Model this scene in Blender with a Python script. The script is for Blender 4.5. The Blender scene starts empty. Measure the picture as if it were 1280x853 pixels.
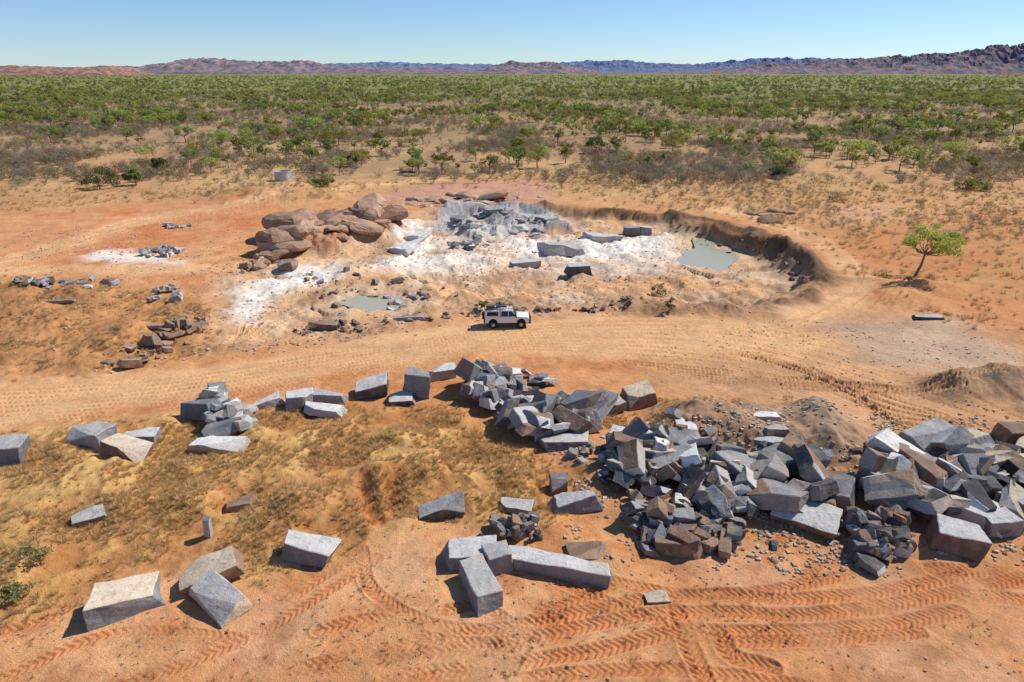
import bpy, bmesh, math, random
import numpy as np
from mathutils import Vector, Matrix, noise as mnoise
random.seed(7); rng=np.random.default_rng(11)
scene=bpy.context.scene
PITCH=math.radians(21.6); CAMH=25.0; F=853.0
cp,sp=math.cos(PITCH),math.sin(PITCH)

def lin(c):
    c=c/255.0
    return c/12.92 if c<=0.04045 else ((c+0.055)/1.055)**2.4
def C(r,g,b,f=0.95): return np.array([lin(r)*f,lin(g)*f,lin(b)*f])

# survey helper: sight line -> position on level plane z (metres, site coordinates)
def P(u,v,z=0.0):
    a=(np.asarray(u,float)-640)/F; b=(426.5-np.asarray(v,float))/F
    dy=cp+b*sp; dz=-sp+b*cp
    t=(z-CAMH)/dz
    return a*t,dy*t
def mpp(y): return (cp*y+CAMH*sp)/F

# ---------------------------------------------------------------- noise
def _h(ix,iy,seed):
    h=(ix.astype(np.int64)*374761393+iy.astype(np.int64)*668265263+seed*1442695041)&0xFFFFFFFF
    h=((h^(h>>13))*1274126177)&0xFFFFFFFF
    h=(h^(h>>16))&0xFFFF
    return h/32767.5-1.0
def vn(x,y,seed):
    xi=np.floor(x);yi=np.floor(y);fx=x-xi;fy=y-yi
    fx=fx*fx*(3-2*fx);fy=fy*fy*(3-2*fy)
    a=_h(xi,yi,seed);b=_h(xi+1,yi,seed);c=_h(xi,yi+1,seed);d=_h(xi+1,yi+1,seed)
    return (a*(1-fx)+b*fx)*(1-fy)+(c*(1-fx)+d*fx)*fy
def fbm(x,y,o,seed):
    r=0;a=0.55
    for i in range(o):
        r=r+a*vn(x*(2**i)*1.03+17.3*i+0.2*i*y,y*(2**i)+9.1*i-0.2*i*x,seed+i*7)
        a*=0.5
    return r
def sm(a,b,x):
    t=np.clip((x-a)/(b-a),0,1);return t*t*(3-2*t)

def spline(pts,n=5):
    pts=[np.array(p,float) for p in pts]
    if len(pts)<3: return pts
    out=[];e=[2*pts[0]-pts[1]]+pts+[2*pts[-1]-pts[-2]]
    for i in range(1,len(e)-2):
        for k in range(n):
            t=k/n;p0,p1,p2,p3=e[i-1:i+3]
            out.append(0.5*((2*p1)+(p2-p0)*t+(2*p0-5*p1+4*p2-p3)*t*t+(-p0+3*p1-3*p2+p3)*t**3))
    out.append(pts[-1]);return out
def gp(pts,z=0.0):
    a=np.array(pts,float);x,y=P(a[:,0],a[:,1],z);return np.stack([x,y],1)

def polymask(x,y,poly,f):
    m=np.zeros_like(x);lo=poly.min(0)-f;hi=poly.max(0)+f
    idx=np.nonzero((x>lo[0])&(x<hi[0])&(y>lo[1])&(y<hi[1]))[0]
    if len(idx)==0: return m
    px=x[idx];py=y[idx];d=np.full(len(idx),1e9);ins=np.zeros(len(idx),bool)
    n=len(poly)
    for i in range(n):
        ax,ay=poly[i];bx,by=poly[(i+1)%n]
        ex,ey=bx-ax,by-ay;L=ex*ex+ey*ey+1e-9
        t=np.clip(((px-ax)*ex+(py-ay)*ey)/L,0,1)
        d=np.minimum(d,(px-ax-t*ex)**2+(py-ay-t*ey)**2)
        if ay!=by:
            c=((ay>py)!=(by>py))&(px<ex*(py-ay)/(by-ay)+ax)
            ins^=c
    d=np.sqrt(d);sd=np.where(ins,d,-d)
    m[idx]=sm(-f,f,sd);return m
def linefield(x,y,pts,r):
    pts=np.array(spline(pts));lo=pts.min(0)-r;hi=pts.max(0)+r
    idx=np.nonzero((x>lo[0])&(x<hi[0])&(y>lo[1])&(y<hi[1]))[0]
    px=x[idx];py=y[idx];D=np.full(len(idx),1e9);S=np.zeros(len(idx));W=np.zeros(len(idx));s0=0
    for i in range(len(pts)-1):
        ax,ay=pts[i];bx,by=pts[i+1];ex,ey=bx-ax,by-ay;L=math.hypot(ex,ey)+1e-9
        rx=px-ax;ry=py-ay
        t=np.clip((rx*ex+ry*ey)/L/L,0,1)
        d=np.hypot(rx-t*ex,ry-t*ey);k=d<D
        D[k]=d[k];S[k]=(s0+t*L)[k];W[k]=((rx*ey-ry*ex)/L)[k];s0+=L
    return idx,D,S,W

PZ=dict(pud1=-2.2,pud2=-.2,white3=-1.2,white6=-1.2,trench=-1.5,greyrock=-.6,white5=-.5)
POLY={k:gp(v,PZ.get(k,0)) for k,v in dict(
 pit=[(560,262),(690,258),(830,270),(975,308),(1012,350),(940,378),(800,376),(700,374),(560,368),(500,340),(505,300)],
 trench=[(835,288),(925,298),(965,335),(885,345),(842,325)],
 white1=[(500,278),(532,277),(548,316),(488,332)],
 white2=[(283,405),(298,365),(345,338),(425,330),(440,345),(350,365),(318,408)],
 white3=[(640,297),(700,300),(830,290),(842,312),(720,324),(650,320)],
 white4=[(108,312),(200,318),(222,332),(110,327)],
 white5=[(440,330),(560,310),(620,315),(600,335),(470,345)],
 white6=[(560,285),(660,285),(700,300),(850,310),(840,340),(720,345),(600,335),(540,310)],
 greyrock=[(555,258),(690,262),(705,282),(600,292),(540,282)],
 pink=[(440,250),(560,229),(680,226),(690,250),(560,256)],
 outcrop=[(325,305),(360,280),(410,268),(495,275),(500,292),(430,312),(335,325)],
 quarry=[(300,330),(430,300),(540,262),(830,270),(1000,330),(1000,385),(800,392),(560,398),(420,425),(280,430),(270,360)],
 redleft=[(-100,290),(180,252),(330,250),(320,300),(120,325),(-100,350)],
 leftrough=[(-150,360),(100,350),(270,385),(260,440),(120,468),(-150,480)],
 road=[(-250,478),(0,476),(250,460),(420,430),(560,408),(700,396),(850,396),(960,402),(1060,425),(980,452),(850,446),(740,444),(600,442),(480,457),(330,482),(150,508),(0,535),(-250,552)],
 rightbare=[(850,400),(1050,378),(1280,420),(1450,520),(1300,545),(1050,540),(820,480)],
 greyr=[(1040,405),(1190,398),(1290,450),(1200,472),(1080,452)],
 redright=[(1030,290),(1280,265),(1500,430),(1220,412),(1060,340)],
 pinkr=[(1035,262),(1100,256),(1110,272),(1040,280)],
 grass=[(-250,570),(0,548),(200,525),(440,505),(560,512),(640,560),(720,600),(700,650),(600,652),(540,640),(430,690),(330,715),(240,690),(60,760),(-250,830)],
 greysand=[(820,505),(930,505),(1060,535),(1110,590),(1000,600),(820,560)],
 greysand2=[(1165,470),(1300,468),(1380,505),(1280,512),(1180,495)],
 pile1=[(700,560),(860,540),(1000,575),(1060,600),(1100,545),(1190,530),(1400,535),(1400,660),(1200,680),(1100,690),(980,655),(860,665),(740,630)],
 upleft=[(-200,240),(300,238),(640,215),(1280,235),(1600,270),(1280,300),(1030,285),(830,262),(560,228),(430,255),(180,255),(-200,290)],
 pud1=[(852,328),(858,317),(872,312),(868,301),(884,299),(896,311),(912,319),(918,330),(898,336),(874,332)],
 pud2=[(430,378),(455,370),(480,371),(505,375),(500,383),(480,388),(452,385)],
).items()}

RIM=gp([(675,256),(720,263),(800,266),(850,275),(900,287),(960,302),(1000,322),(1024,350),(1000,372),(940,384),(860,388),(780,386)])
RIM2=gp([(690,380),(640,384),(560,390),(500,405),(420,420),(340,432),(270,438)])
BERM=gp([(835,268),(900,280),(970,300),(1010,330),(1028,352)])
DIRT=[(gp(p),w) for p,w in (([(-150,372),(-20,335),(90,305),(190,272),(300,256),(420,238),(560,222)],4.0),([(-100,345),(100,335),(230,340),(330,330),(440,322)],3.2),([(300,420),(320,390),(390,352),(520,335),(640,322),(760,318)],3.0),([(560,372),(700,352),(830,345),(940,350)],2.6),([(1000,400),(1060,370),(1060,330),(1000,290),(900,262)],3))]
def TR(pts,w=0.9,dep=0.065,lug=0.36): return (gp(pts),w,dep,lug)
TRACKS=[
 TR([(380,838),(520,805),(660,782),(800,752),(900,742),(1010,748),(1160,728),(1300,690)]),
 TR([(360,856),(520,822),(660,800),(800,772),(900,764),(1010,768),(1150,748),(1300,716)]),
 TR([(300,875),(480,850),(640,832),(760,812),(860,788),(960,790),(1090,782),(1200,764)]),
 TR([(452,690),(462,735),(520,775),(600,790),(700,778)],0.8),
 TR([(560,765),(600,760),(650,790),(665,800)],0.8),
 TR([(845,765),(862,810),(880,850),(890,880)],1.0,0.07),
 TR([(898,790),(915,820),(965,835)],1.0,0.07),
 TR([(700,730),(800,770),(900,800),(1000,800),(1150,790)],0.8,0.05),
 TR([(1165,712),(1225,712),(1320,690)],1.0),
 TR([(1210,742),(1290,750),(1350,748)],1.0),
 TR([(370,745),(430,705),(450,680)],0.7,0.05),
 TR([(400,790),(470,775),(540,800),(640,812)],0.8),
 TR([(-40,800),(60,775),(110,740)],0.7,.05),
 TR([(0,850),(120,800),(200,790),(300,800)],0.7,.05),
 TR([(150,860),(260,820),(380,760),(470,700)],0.8,.05),
 TR([(560,860),(640,790),(760,735)],0.8,.05),
 TR([(960,700),(985,660),(970,640)],.8,.05),TR([(1010,720),(1030,680),(1010,650)],.8,.05),
 TR([(1190,690),(1240,640),(1290,610)],.8,.05),
 TR([(720,720),(850,742),(980,735),(1100,705)],.8,.05),
 TR([(660,850),(820,838),(1000,858),(1100,880)],.8,.04),
]
for k in range(9):
    o=k*5.5
    TRACKS.append(TR([(-60,492+o),(200,476+o*0.9),(400,444+o*.8),(600,416+o*.55),(760,402+o*.9),(900,405+o*1.1),(1020,425+o*1.4),(1150,455+o*2),(1330,500+o*2.6)],0.5,0.05,0.4))
for k in range(6):
    TRACKS.append(TR([(900+25*k,415+3*k),(1000+20*k,400+4*k),(1060+16*k,370+6*k),(1080+18*k,350+4*k)],0.5,.06))
    TRACKS.append(TR([(860+30*k,430+6*k),(960+22*k,450+9*k),(1080+10*k,490+10*k),(1180+10*k,520+6*k)],0.6,.13))
    TRACKS.append(TR([(780+20*k,450+5*k),(900+30*k,462+6*k),(1030+34*k,478+3*k),(1200+30*k,500-2*k)],0.6,.11))
for k in range(5):
    TRACKS.append(TR([(300+6*k,420),(320+14*k,390),(400+18*k,360-k*2),(520+10*k,342-k*4),(640,330-k*5),(760,322-k*5)],0.6,.12))
    TRACKS.append(TR([(-20,325+k*7),(90,300+k*5),(190,270+k*4),(300,256+k*3),(420,238+k*2)],0.6,.08))
    TRACKS.append(TR([(560,372-k*4),(700,352-k*5),(830,350-k*3),(960,352-k*3)],0.6,.12))
MOUNDS=[(480,598,2.0,1.1),(548,590,2.2,1.0),(385,632,2.0,1.1),(245,628,1.6,.6),(160,632,2.0,.7),(120,600,1.8,.6),(60,690,1.6,.8),(25,665,1.6,.8),(20,715,1.4,.7),
 (500,555,2.2,.7),(640,600,2.0,.8),(350,600,1.6,.5),(65,570,2,.6),(590,630,1.4,.6),(460,660,1.3,.5),(500,655,1.0,.4),
 (890,540,3.0,2.0),(850,560,2.4,1.6),(980,548,3.0,1.6),(1040,560,2.8,1.9),(1005,530,2.5,1.2),(1085,600,2.4,1.0),(740,590,2.2,1.0),(925,560,2.5,1.2),
 (1215,492,3,1.4),(1255,488,2.6,1.3),(1180,486,2.2,.7),(1285,500,2.6,1.0),
 (355,243,11,1.9),(300,246,6,1.0),(395,246,6,1.2),(1120,372,4,1.0),(1160,362,4.5,1.0),(1095,358,3,.6),
 (760,372,3,.8),(830,362,3,.8),(900,372,3,1.0),(160,430,2.8,1.0),(200,418,2.8,1.0),(240,408,3,1.1),(120,445,2.5,.8),(60,410,3,.9),(20,400,3,.9),
 (95,370,2.6,.7),(590,372,2.5,.8),(520,330,3,.8),(440,345,3,.7),(480,355,3,.6),(820,650,1.8,.6),(700,665,1.6,.4),(760,700,1.4,.3)]
MG=[]
for (u,v,r,h) in MOUNDS:
    X,Y=P(u,v);MG.append((float(X),float(Y),r,h))

def terrain(x,y,want=False):
    x=np.asarray(x,float);y=np.asarray(y,float)
    nb=fbm(x/15,y/15,4,1);nm=fbm(x/3.1,y/3.1,4,2);nf=fbm(x/0.75,y/0.75,3,3)
    amp=np.clip(y*0.018,0.3,4)
    xw=x+amp*fbm(x/5,y/5,4,21);yw=y+amp*1.3*fbm(x/5,y/5,4,41)
    near=1-sm(150,260,y)
    M={k:polymask(xw,yw,POLY[k],f) for k,f in dict(pit=1.5,trench=2,outcrop=2,quarry=4,road=1.2,grass=2,greysand=2,greysand2=2.5,leftrough=3,pile1=2.5,rightbare=5,greyrock=1.5).items()}
    z=nb*0.22*near+nm*0.10*near+nf*0.03*near
    z*=1-0.8*M['road']
    rg=1-np.abs(fbm(x/4,y/4,4,61))*2
    z+=M['grass']*(0.30*nm+0.25*np.clip(rg,0,1)**2+.05*nf)+M['leftrough']*(0.6*nm+.2*rg+.08*nf)
    z+=M['pile1']*(0.25+0.2*nm)
    z+=M['greysand']*(0.25+.35*nm+.1*nf)+M['greysand2']*(.3+.1*nf)
    z+=M['quarry']*(0.6*nm+.10*nf)*(1-M['road'])
    z-=M['pit']*(1.5+0.5*nb)-M['pit']*nm*.35
    z-=M['trench']*0.9
    oc=fbm(x/5,y/3,4,81)
    terr=np.floor((oc+1)*3.5)/3.5
    z+=M['outcrop']*(0.9+1.2*terr*0.6+0.4*nf+.3*nm)
    gr=np.floor((fbm(x/4+3,y/4,3,91)+1)*3)/3
    z+=M['greyrock']*(gr*1.3+.2*nf)
    for (mx,my,r,h) in MG:
        k=np.nonzero((np.abs(x-mx)<r*2.4)&(np.abs(y-my)<r*2.4))[0]
        if len(k):
            d2=((xw[k]-mx)**2+(yw[k]-my)**2)/(r*r)
            z[k]+=h*np.exp(-d2*1.3)*(1+0.35*nm[k])
    rim_shade=np.zeros_like(x);berm_shade=np.zeros_like(x)
    rb=np.clip(.7+1.3*fbm(x/8,y/8,3,77),.1,1.2)
    k,D,S,W=linefield(xw,yw,RIM,9)
    z[k]+=np.exp(-(D/1.5)**2)*(0.65+0.8*nm[k]+.25*nf[k])*rb[k];rim_shade[k]=np.exp(-((D)/1.9)**2)*rb[k]
    k,D,S,W=linefield(xw,yw,RIM2,6)
    z[k]+=np.exp(-(D/1.2)**2)*(0.45+0.9*nm[k]+.15*nf[k])*rb[k];rim_shade[k]=np.maximum(rim_shade[k],np.exp(-(D/1.1)**2)*.55*rb[k])
    k,D,S,W=linefield(xw,yw,BERM,8)
    z[k]+=np.exp(-(D/1.7)**2)*(0.6+1.0*nm[k]+.25*nf[k]);berm_shade[k]=np.exp(-(D/2.3)**2)
    for nme in ('pud1','pud2'):
        pm=polymask(xw,yw,POLY[nme],1.3);lvl=PUD[nme]-0.35+.2*nm
        z=z*(1-pm)+lvl*pm
        ring=polymask(xw,yw,POLY[nme],4)*(1-pm)
        z=np.where((ring>.02)&(pm<.05)&(z<PUD[nme]+.06),PUD[nme]+.06+.1*np.abs(nm),z)
    tmask=np.zeros_like(x);thin=np.zeros_like(x)
    for (pts,w,dep,lug) in TRACKS:
        k,D,S,W=linefield(x+0.12*nm,y+.07*nf,pts,w*1.3)
        if not len(k): continue
        hw=w/2;ins=1-sm(hw*.8,hw*1.12,D)
        tread=np.sin(2*math.pi*(S/lug+np.abs(W)/lug*0.9))
        edge=np.exp(-((D-hw*1.12)/(hw*.24))**2)
        brk=np.clip(0.65+1.6*nm[k]+.4*nf[k],0.0,1)
        z[k]+=brk*(ins*(-dep*.7+dep*0.55*np.clip(tread*1.6,-1,1))+edge*dep*0.8)
        g=ins*brk*(0.7+0.3*tread)
        if w>0.6: tmask[k]=np.maximum(tmask[k],g)
        else: thin[k]=np.maximum(thin[k],g*.9)
    for (u0,v0,u1,v1) in ((458,606,470,655),(490,602,500,650)):
        k,D,S,W=linefield(x+.15*nm,y,gp([(u0,v0),((u0+u1)/2,(v0+v1)/2+4),(u1,v1)]),2.5)
        if len(k):
            z[k]-=0.42*(1-sm(.15,1.0,D));tmask[k]=np.maximum(tmask[k],.8*(1-sm(.4,1.1,D)))
    if not want: return z
    N=len(x);col=np.zeros((N,3))
    def put(m,c):
        m=np.clip(m,0,1)[:,None];col[:]=col*(1-m)+m*np.asarray(c)
    col[:]=C(208,148,98)
    put(sm(-.1,.45,nb+nm*.4)*.6,C(218,168,120))
    put(sm(.05,.5,fbm(x/2.2,y/2.2,5,301))*.6,C(194,124,74))
    put(sm(.1,.5,fbm(x/6,y/6,5,311))*.5*(1-sm(60,70,y)),C(208,160,126))
    put(sm(.2,.5,fbm(x/1.5,y/1.5,5,313))*.5*(1-sm(60,80,y)),C(172,116,78))
    pl=sm(125,165,y+nb*14)
    put(pl,C(198,160,112))
    n2=fbm(x/18,y/28,5,320);n3=fbm(x/60,y/90,4,330)
    put(pl*sm(-.1,.35,n2+.5*nm)*.75,C(158,128,98))
    put(pl*sm(.0,.4,n3)*.4*(1-sm(400,600,y)),C(205,150,104))
    put(sm(200,300,y+n3*70)*.7,C(150,126,94))
    put(sm(420,950,y+n3*200)*.85,C(124,128,72))
    put(polymask(xw,yw,POLY['upleft'],8)*(.6+.4*nm),C(202,158,108))
    put(polymask(xw,yw,POLY['upleft'],8)*sm(0,.35,nm+.6*n2)*.55,C(170,130,88))
    put(polymask(xw,yw,POLY['redleft'],5)*.8,C(202,128,80))
    put(polymask(xw,yw,POLY['redleft'],5)*sm(0,.3,n2+nm*.3)*.5,C(208,160,116))
    put(polymask(xw,yw,POLY['redright'],5)*(.75+.4*nm),C(200,134,86))
    put(polymask(xw,yw,POLY['redright'],5)*sm(0,.35,nm+.6*n2)*.55,C(184,142,94))
    put(M['rightbare']*.75,C(204,160,118))
    put(M['rightbare']*sm(.0,.4,fbm(x/5,y/1.8,5,315))*.6,C(178,136,102))
    put(polymask(xw,yw,POLY['greyr'],3)*.75,C(190,164,140))
    put(M['leftrough']*.8,C(190,138,90));put(M['leftrough']*sm(0,.3,nm)*.65,C(160,112,72))
    put(M['quarry']*.9,C(208,168,128));put(M['quarry']*sm(-.05,.35,fbm(x/4,y/7,5,340))*.8,C(176,138,104))
    put(M['quarry']*sm(.05,.35,fbm(x/2.5,y/4,5,345))*.5,C(222,196,164))
    put(M['pit']*sm(-.3,.3,fbm(x/9,y/12,4,350))*.7,C(208,186,160))
    put(polymask(xw,yw,POLY['pink'],3)*.85,C(200,148,124))
    put(polymask(xw,yw,POLY['pinkr'],3)*.6,C(208,156,130))
    put(M['outcrop'],C(176,122,92));put(M['outcrop']*sm(0,.3,oc)*.6,C(204,156,122));put(M['outcrop']*sm(.1,.4,-nm)*.7,C(124,84,64))
    put(M['greyrock']*.85,C(176,174,172));put(M['greyrock']*sm(0,.3,nm)*.8,C(132,134,138))
    for (pts,w) in DIRT:
        k,D,S,W=linefield(xw,yw,pts,w*1.6);mm=np.zeros_like(x);mm[k]=1-sm(w*.4,w,D)
        put(mm*(.75+.5*nm),C(224,176,128))
        z[k]-=0
    for w_,s_ in (('white6',.42),('white1',.97),('white2',.95),('white3',.9),('white4',.85),('white5',.6)):
        mk=polymask(xw,yw,POLY[w_],3)
        put(mk*sm(-.6,.2,nm+.15*nf+(mk-.5)*.7)*s_,C(232,225,213,1))
    put(rim_shade*.85,C(132,102,78));put(rim_shade*sm(0,.4,nf+nm)*.6,C(92,70,54))  # pit-wall shade painted into the ground colour along the rim, with dark soil
    put(berm_shade*.9,C(98,80,64));put(berm_shade*sm(0,.4,nf+nm)*.5,C(142,116,92))  # shaded right-hand pit wall, painted as a dark band in the soil colour
    put(M['greysand']*.85,C(172,146,120));put(M['greysand']*sm(0,.4,nm+.3*nf)*.6,C(140,120,102))
    put(M['greysand2']*.85,C(160,136,112))
    put(M['pile1']*.5,C(172,128,94))
    put(M['grass']*.75,C(198,150,90));put(M['grass']*sm(0,.35,nm+.5*nf)*.6,C(212,174,108));put(M['grass']*sm(.05,.4,-nm-.3*nf)*.6,C(168,110,66))
    put(M['grass']*sm(.15,.5,fbm(x/3.5,y/3.5,5,370))*.4,C(164,130,76))
    put(M['road']*.93,C(226,178,128));put(M['road']*sm(0,.4,fbm(x/9,y/2,5,360))*.45,C(208,152,104))
    put(thin*.5,C(186,132,90))
    put(tmask*.75,C(190,112,64))
    put(sm(.1,.9,polymask(xw,yw,POLY['pud1'],2.6))*.7,C(186,176,152,1));put(polymask(xw,yw,POLY['pud2'],3)*.6,C(220,208,188,1))
    v=1+0.12*nf+0.13*nm+.05*nb
    col*=v[:,None]
    return z,np.clip(col,0.01,.85)

PUD={'pud1':-2.2,'pud2':-0.2}
def hits(us,vs):
    us=np.asarray(us,float);vs=np.asarray(vs,float);z=np.zeros_like(us)
    for _ in range(4):
        x,y=P(us,vs,z);z=0.5*z+0.5*terrain(x,y) if _ else terrain(x,y)
    x,y=P(us,vs,z);return x,y,terrain(x,y)

# ---------------------------------------------------------------- materials
def newmat(name):
    m=bpy.data.materials.new(name);m.use_nodes=True;nt=m.node_tree
    return m,nt,nt.nodes['Principled BSDF']
def noise_n(nt,vec,scale,detail=6,rough=.6):
    n=nt.nodes.new('ShaderNodeTexNoise');n.inputs['Scale'].default_value=scale;n.inputs['Detail'].default_value=detail;n.inputs['Roughness'].default_value=rough
    nt.links.new(vec,n.inputs['Vector']);return n.outputs['Fac']
def mrange(nt,val,a,b,c,d):
    n=nt.nodes.new('ShaderNodeMapRange')
    for i,q in enumerate((a,b,c,d)): n.inputs[i+1].default_value=q
    nt.links.new(val,n.inputs[0]);return n.outputs[0]
def mixc(nt,fac,a,b,mode='MIX'):
    n=nt.nodes.new('ShaderNodeMix');n.data_type='RGBA';n.blend_type=mode
    for s,i in ((fac,0),(a,6),(b,7)):
        if isinstance(s,bpy.types.NodeSocket): nt.links.new(s,n.inputs[i])
        else: n.inputs[i].default_value=s
    return n.outputs[2]
def mathn(nt,op,a,b):
    n=nt.nodes.new('ShaderNodeMath');n.operation=op
    for i,s in enumerate((a,b)):
        if isinstance(s,bpy.types.NodeSocket): nt.links.new(s,n.inputs[i])
        else: n.inputs[i].default_value=s
    return n.outputs[0]
def attr(nt,name='Col'):
    n=nt.nodes.new('ShaderNodeAttribute');n.attribute_name=name;return n.outputs['Color']
def scale_col(nt,c,f):
    n=nt.nodes.new('ShaderNodeVectorMath');n.operation='SCALE';nt.links.new(c,n.inputs[0]);nt.links.new(f,n.inputs['Scale']);return n.outputs[0]
def bump(nt,h,b,strength,dist):
    n=nt.nodes.new('ShaderNodeBump');n.inputs['Strength'].default_value=strength;n.inputs['Distance'].default_value=dist
    nt.links.new(h,n.inputs['Height']);nt.links.new(n.outputs[0],b.inputs['Normal'])

def ground_mat():
    m,nt,b=newmat('dry_earth');g=nt.nodes.new('ShaderNodeNewGeometry').outputs['Position']
    a=noise_n(nt,g,0.35,5,.65);c=noise_n(nt,g,2.2,6,.72);d=noise_n(nt,g,14,2,.7)
    vo=nt.nodes.new('ShaderNodeTexVoronoi');vo.inputs['Scale'].default_value=5.5;nt.links.new(g,vo.inputs['Vector'])
    col=attr(nt)
    f=mathn(nt,'MULTIPLY',mrange(nt,a,.3,.7,.87,1.12),mrange(nt,c,.3,.7,.82,1.17))
    f=mathn(nt,'MULTIPLY',f,mrange(nt,d,.3,.7,.82,1.17))
    col=scale_col(nt,col,f)
    patch=mrange(nt,c,.55,.68,0,.35)
    col=mixc(nt,patch,col,mixc(nt,1.0,col,(0.88,.72,.58,1),'MULTIPLY'))
    pb=mrange(nt,vo.outputs['Distance'],.10,.16,1,0)
    sel=mrange(nt,a,.5,.6,0,.5)
    col=mixc(nt,mathn(nt,'MULTIPLY',pb,sel),col,(.24,.17,.12,1))
    nt.links.new(col,b.inputs['Base Color']);b.inputs['Roughness'].default_value=.95;b.inputs['Specular IOR Level'].default_value=.1
    h=mathn(nt,'ADD',mathn(nt,'MULTIPLY',c,1.0),mathn(nt,'MULTIPLY',d,.35))
    bump(nt,h,b,.9,.15);return m
def granite_mat():
    m,nt,b=newmat('granite');t=nt.nodes.new('ShaderNodeTexCoord').outputs['Object']
    col=attr(nt)
    n1=noise_n(nt,t,1.2,6,.65)
    f=mathn(nt,'MULTIPLY',mrange(nt,n1,.3,.7,.72,1.22),mrange(nt,noise_n(nt,t,22,3,.7),.3,.7,.78,1.2))
    col=scale_col(nt,col,f)
    st=mrange(nt,noise_n(nt,t,.6,6,.75),.50,.64,0,.7)
    col=mixc(nt,st,col,mixc(nt,.45,(.42,.28,.17,1),col))
    n3=noise_n(nt,t,3.1,6,.7)
    dk=mrange(nt,n3,.57,.68,0,.55)
    col=mixc(nt,dk,col,(.10,.092,.082,1))
    nt.links.new(col,b.inputs['Base Color']);b.inputs['Roughness'].default_value=.85;b.inputs['Specular IOR Level'].default_value=.12
    bump(nt,n3,b,.8,.14);return m
def plain_mat(name,c,rough=.6,metal=0,var=.2,scale=6,spec=.4):
    m,nt,b=newmat(name);t=nt.nodes.new('ShaderNodeTexCoord').outputs['Object']
    f=mrange(nt,noise_n(nt,t,scale,5,.6),.3,.7,1-var,1+var)
    rgb=nt.nodes.new('ShaderNodeRGB');rgb.outputs[0].default_value=(*c,1)
    nt.links.new(scale_col(nt,rgb.outputs[0],f),b.inputs['Base Color'])
    b.inputs['Roughness'].default_value=rough;b.inputs['Metallic'].default_value=metal;b.inputs['Specular IOR Level'].default_value=spec
    return m
def leaf_mat(name,tr=.35,vary=.3,h1=(1.15,1.0,.8,1),h2=(.85,1.0,1.0,1)):
    m,nt,b=newmat(name);col=attr(nt)
    oi=nt.nodes.new('ShaderNodeObjectInfo')
    f=mrange(nt,oi.outputs['Random'],0,1,1-vary,1+vary);col=scale_col(nt,col,f)
    hue=mixc(nt,oi.outputs['Random'],h1,h2)
    col=mixc(nt,1.0,col,hue,'MULTIPLY')
    nt.links.new(col,b.inputs['Base Color']);b.inputs['Roughness'].default_value=.6;b.inputs['Specular IOR Level'].default_value=.15
    ts=nt.nodes.new('ShaderNodeBsdfTranslucent');nt.links.new(col,ts.inputs[0])
    mx=nt.nodes.new('ShaderNodeMixShader');mx.inputs[0].default_value=tr
    nt.links.new(b.outputs[0],mx.inputs[1]);nt.links.new(ts.outputs[0],mx.inputs[2])
    nt.links.new(mx.outputs[0],nt.nodes['Material Output'].inputs[0]);return m
GROUND=ground_mat();GRAN=granite_mat();LEAF=leaf_mat('leaf',.4);BARK=plain_mat('bark',(.22,.17,.13),.9);STRAW=leaf_mat('straw',.3,.15,(1.05,1,.95,1),(1.05,.92,.85,1))

def link(o): scene.collection.objects.link(o);return o
def mesh_obj(name,V,Fc,mats,colors=None,smooth=False,mi=None):
    me=bpy.data.meshes.new(name);me.from_pydata([tuple(v) for v in V],[],Fc)
    for m in mats: me.materials.append(m)
    if mi is not None: me.polygons.foreach_set('material_index',np.array(mi,np.int32))
    if colors is not None:
        ca=me.color_attributes.new('Col','FLOAT_COLOR','CORNER')
        lt=np.array([len(f) for f in Fc]);c=np.repeat(np.asarray(colors,float),lt,axis=0)
        c=np.concatenate([c,np.ones((len(c),1))],1);ca.data.foreach_set('color',c.astype(np.float32).ravel())
    if smooth: me.polygons.foreach_set('use_smooth',np.ones(len(Fc),bool))
    me.update();return link(bpy.data.objects.new(name,me))

# ---------------------------------------------------------------- ground sheet
vv=np.concatenate([np.arange(880,205,-0.9),np.arange(205,100,-0.9)])
_,ys=P(np.zeros_like(vv),vv)
ys=np.concatenate([np.linspace(-30,ys[0]-.3,40),ys,np.geomspace(ys[-1]*1.1,16000,25)])
s=np.concatenate([np.linspace(-2.4,-.82,50),np.linspace(-.8,.8,1250),np.linspace(.82,2.4,50)])
yy,ss=np.meshgrid(ys,s,indexing='ij')
xx=ss*(np.maximum(yy,12)+10)
R,Cn=yy.shape
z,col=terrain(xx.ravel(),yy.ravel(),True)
V=np.stack([xx.ravel(),yy.ravel(),z],1)
i=np.arange((R-1)*(Cn-1));r=i//(Cn-1);c=i%(Cn-1);a=r*Cn+c
quads=np.stack([a,a+1,a+1+Cn,a+Cn],1)
me=bpy.data.meshes.new('ground');me.vertices.add(len(V));me.vertices.foreach_set('co',V.astype(np.float32).ravel())
me.loops.add(quads.size);me.loops.foreach_set('vertex_index',quads.astype(np.int32).ravel())
me.polygons.add(len(quads));me.polygons.foreach_set('loop_start',np.arange(0,quads.size,4,dtype=np.int32))
me.polygons.foreach_set('use_smooth',np.ones(len(quads),bool))
me.update(calc_edges=True)
ca=me.color_attributes.new('Col','FLOAT_COLOR','POINT')
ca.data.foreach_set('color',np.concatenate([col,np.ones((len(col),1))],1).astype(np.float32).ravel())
me.materials.append(GROUND);link(bpy.data.objects.new('ground',me))

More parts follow.
